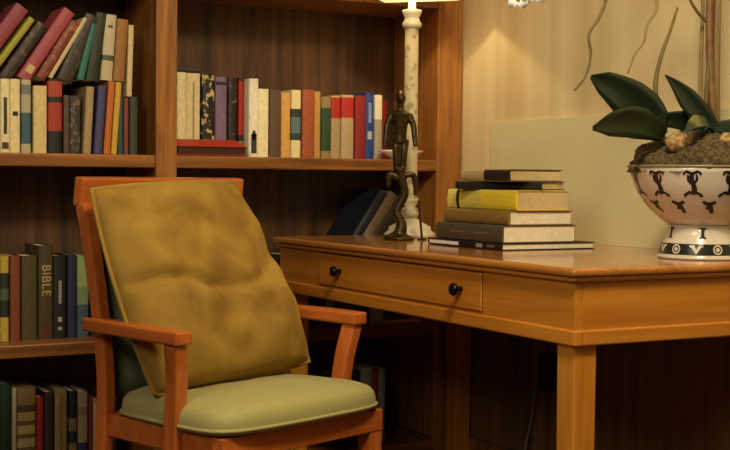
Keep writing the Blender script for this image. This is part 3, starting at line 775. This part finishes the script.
bm = BM(); tube(bm, spline([Vector(p) - O for p in [(0.0166, 0.1797, 1.4229), (0.0021, 0.1816, 1.3843), (-0.0172, 0.1855, 1.3379)]], 5), .0018, 6)
tube(bm, spline([Vector(p) - O for p in [(0.0021, 0.1816, 1.3843), (0.0166, 0.1874, 1.3698), (0.0273, 0.1874, 1.3515)]], 5), .0016, 6); obj('pedicel', bm, M_stem, orc, smooth=True)

# curly willow twigs stuck in the moss
M_twig = plain('dry_olive_twig', '#6a5a2c', .7, var=.25, nscale=50); M_twig2 = plain('pale_twig', '#84703c', .7, var=.2, nscale=50)
def twig(pts, r_, m, label):
    P = spline(pts, 6); n = len(P); bm = BM(); tube(bm, P, [r_ * (1 - .6 * i / n) for i in range(n)], 8)
    o = obj('willow_twig', bm, m, smooth=True); tag(o, label, 'twig', 'curly twigs in the bowl')
base = (.53, .27, 1.03)
twig([(.555, .20, 1.01), (.552, .20, 1.18), (.540, .19, 1.38), (.40, .18, 1.52), (0.2436, 0.1845, 1.4422), (0.2175, 0.1797, 1.3399), (0.1972, 0.1797, 1.2974), (0.1721, 0.1797, 1.2607), (0.1779, 0.1797, 1.2153), (0.1644, 0.1797, 1.1699), (0.1354, 0.1797, 1.1371)], 0.006, M_twig, 'long curly twig drooping over beside the lamp, its tip hanging by the pale wall')
twig([(.535, .21, 1.01), (.530, .21, 1.20), (.520, .20, 1.40), (.46, .19, 1.47), (0.3807, 0.1894, 1.3746), (0.3691, 0.1845, 1.3312), (0.3382, 0.1797, 1.2925), (0.3286, 0.1797, 1.2539), (0.3035, 0.1797, 1.2249), (0.2842, 0.1797, 1.1815)], .0052, M_twig2, 'pale curly twig curving down above the broad upright leaf')
twig([(0.3836, 0.1700, 1.0270), (0.3691, 0.1749, 1.1042), (0.3653, 0.1797, 1.1622), (0.3807, 0.1797, 1.2249), (0.4058, 0.1797, 1.2829), (0.4271, 0.1797, 1.3379)], .0075, M_twig, 'olive upright twig rising behind the broad leaf')
twig([(0.5237, 0.1797, 1.0270), (0.5159, 0.1749, 1.1428), (0.5237, 0.1749, 1.2394), (0.5217, 0.1797, 1.3041), (0.4899, 0.1797, 1.3312), (0.4609, 0.1797, 1.3669), (0.4464, 0.1797, 1.4326)], .006, M_twig, 'dark forked twig climbing beside the orchid stems')

# ------------------------------------------------------------------ plug on the wainscot
pg = empty('power_adapter', (WX - .012, .945, .37)); tag(pg, 'black power adapter with grey cord plugged in under the desk', 'power adapter')
bm = BM(); box(bm, -.045, -.0005, -.03, .03, -.05, .06); obj('adapter_body', bm, M_black, pg, bevel=.006)
bm = BM(); tube(bm, spline([(-.02, .022, -.048), (-.03, .045, -.03), (-.02, .075, -.07), (-.012, .10, -.15), (-.02, .12, -.25), (-.03, .10, -.345)], 8), .0035, 8)
obj('cord', bm, M_cord, pg, smooth=True)

# ------------------------------------------------------------------ light
def area(name, loc, target, size, power, color):
    L = bpy.data.lights.new(name, 'AREA'); L.size = size; L.energy = power; L.color = color
    o = bpy.data.objects.new(name, L); COL.objects.link(o); o.location = loc
    o.rotation_euler = (Vector(target) - Vector(loc)).to_track_quat('-Z', 'Y').to_euler()
    return o
area('room_light', (-.6, -.95, 2.5), (.15, .6, .8), .4, 50, (1, .84, .56))
area('left_fill', (-2.4, -1.2, 2.35), (.6, .4, .9), 1.1, 34, (1, .90, .74))  # soft fill added at left to brighten the wall, in place of unseen window light
w = bpy.data.worlds.new('world'); S.world = w; w.use_nodes = True
w.node_tree.nodes['Background'].inputs[0].default_value = (1, .8, .55, 1); w.node_tree.nodes['Background'].inputs[1].default_value = .035
S.view_settings.view_transform = 'Standard'; S.view_settings.look = 'None'; S.view_settings.exposure = 0

# gold lettering on the dark olive spine
def lettering(word, book_, size, z_top, mat_):
    cu = bpy.data.curves.new('lettering', 'FONT'); cu.body = word; cu.size = size; cu.align_y = 'CENTER'; cu.space_character = 1.08
    tmp = bpy.data.objects.new('lettering_source', cu); COL.objects.link(tmp)
    bpy.context.view_layer.update()
    me = bpy.data.meshes.new_from_object(tmp.evaluated_get(bpy.context.evaluated_depsgraph_get()))
    bpy.data.objects.remove(tmp)
    o = bpy.data.objects.new('spine_lettering', me); COL.objects.link(o); o.parent = book_
    me.materials.clear(); me.materials.append(mat_)
    # letters run down the spine, facing the room (-y)
    o.matrix_local = Matrix(((0, 1, 0, 0), (0, 0, -1, -.0012), (-1, 0, 0, z_top), (0, 0, 0, 1)))
    return o
for o in list(COL.objects):
    if o.get('label', '').startswith('gold-lettered'):
        lettering('BIBLE', o, .036, .215, plain('gold_leaf', '#b8a468', .4, var=.05))
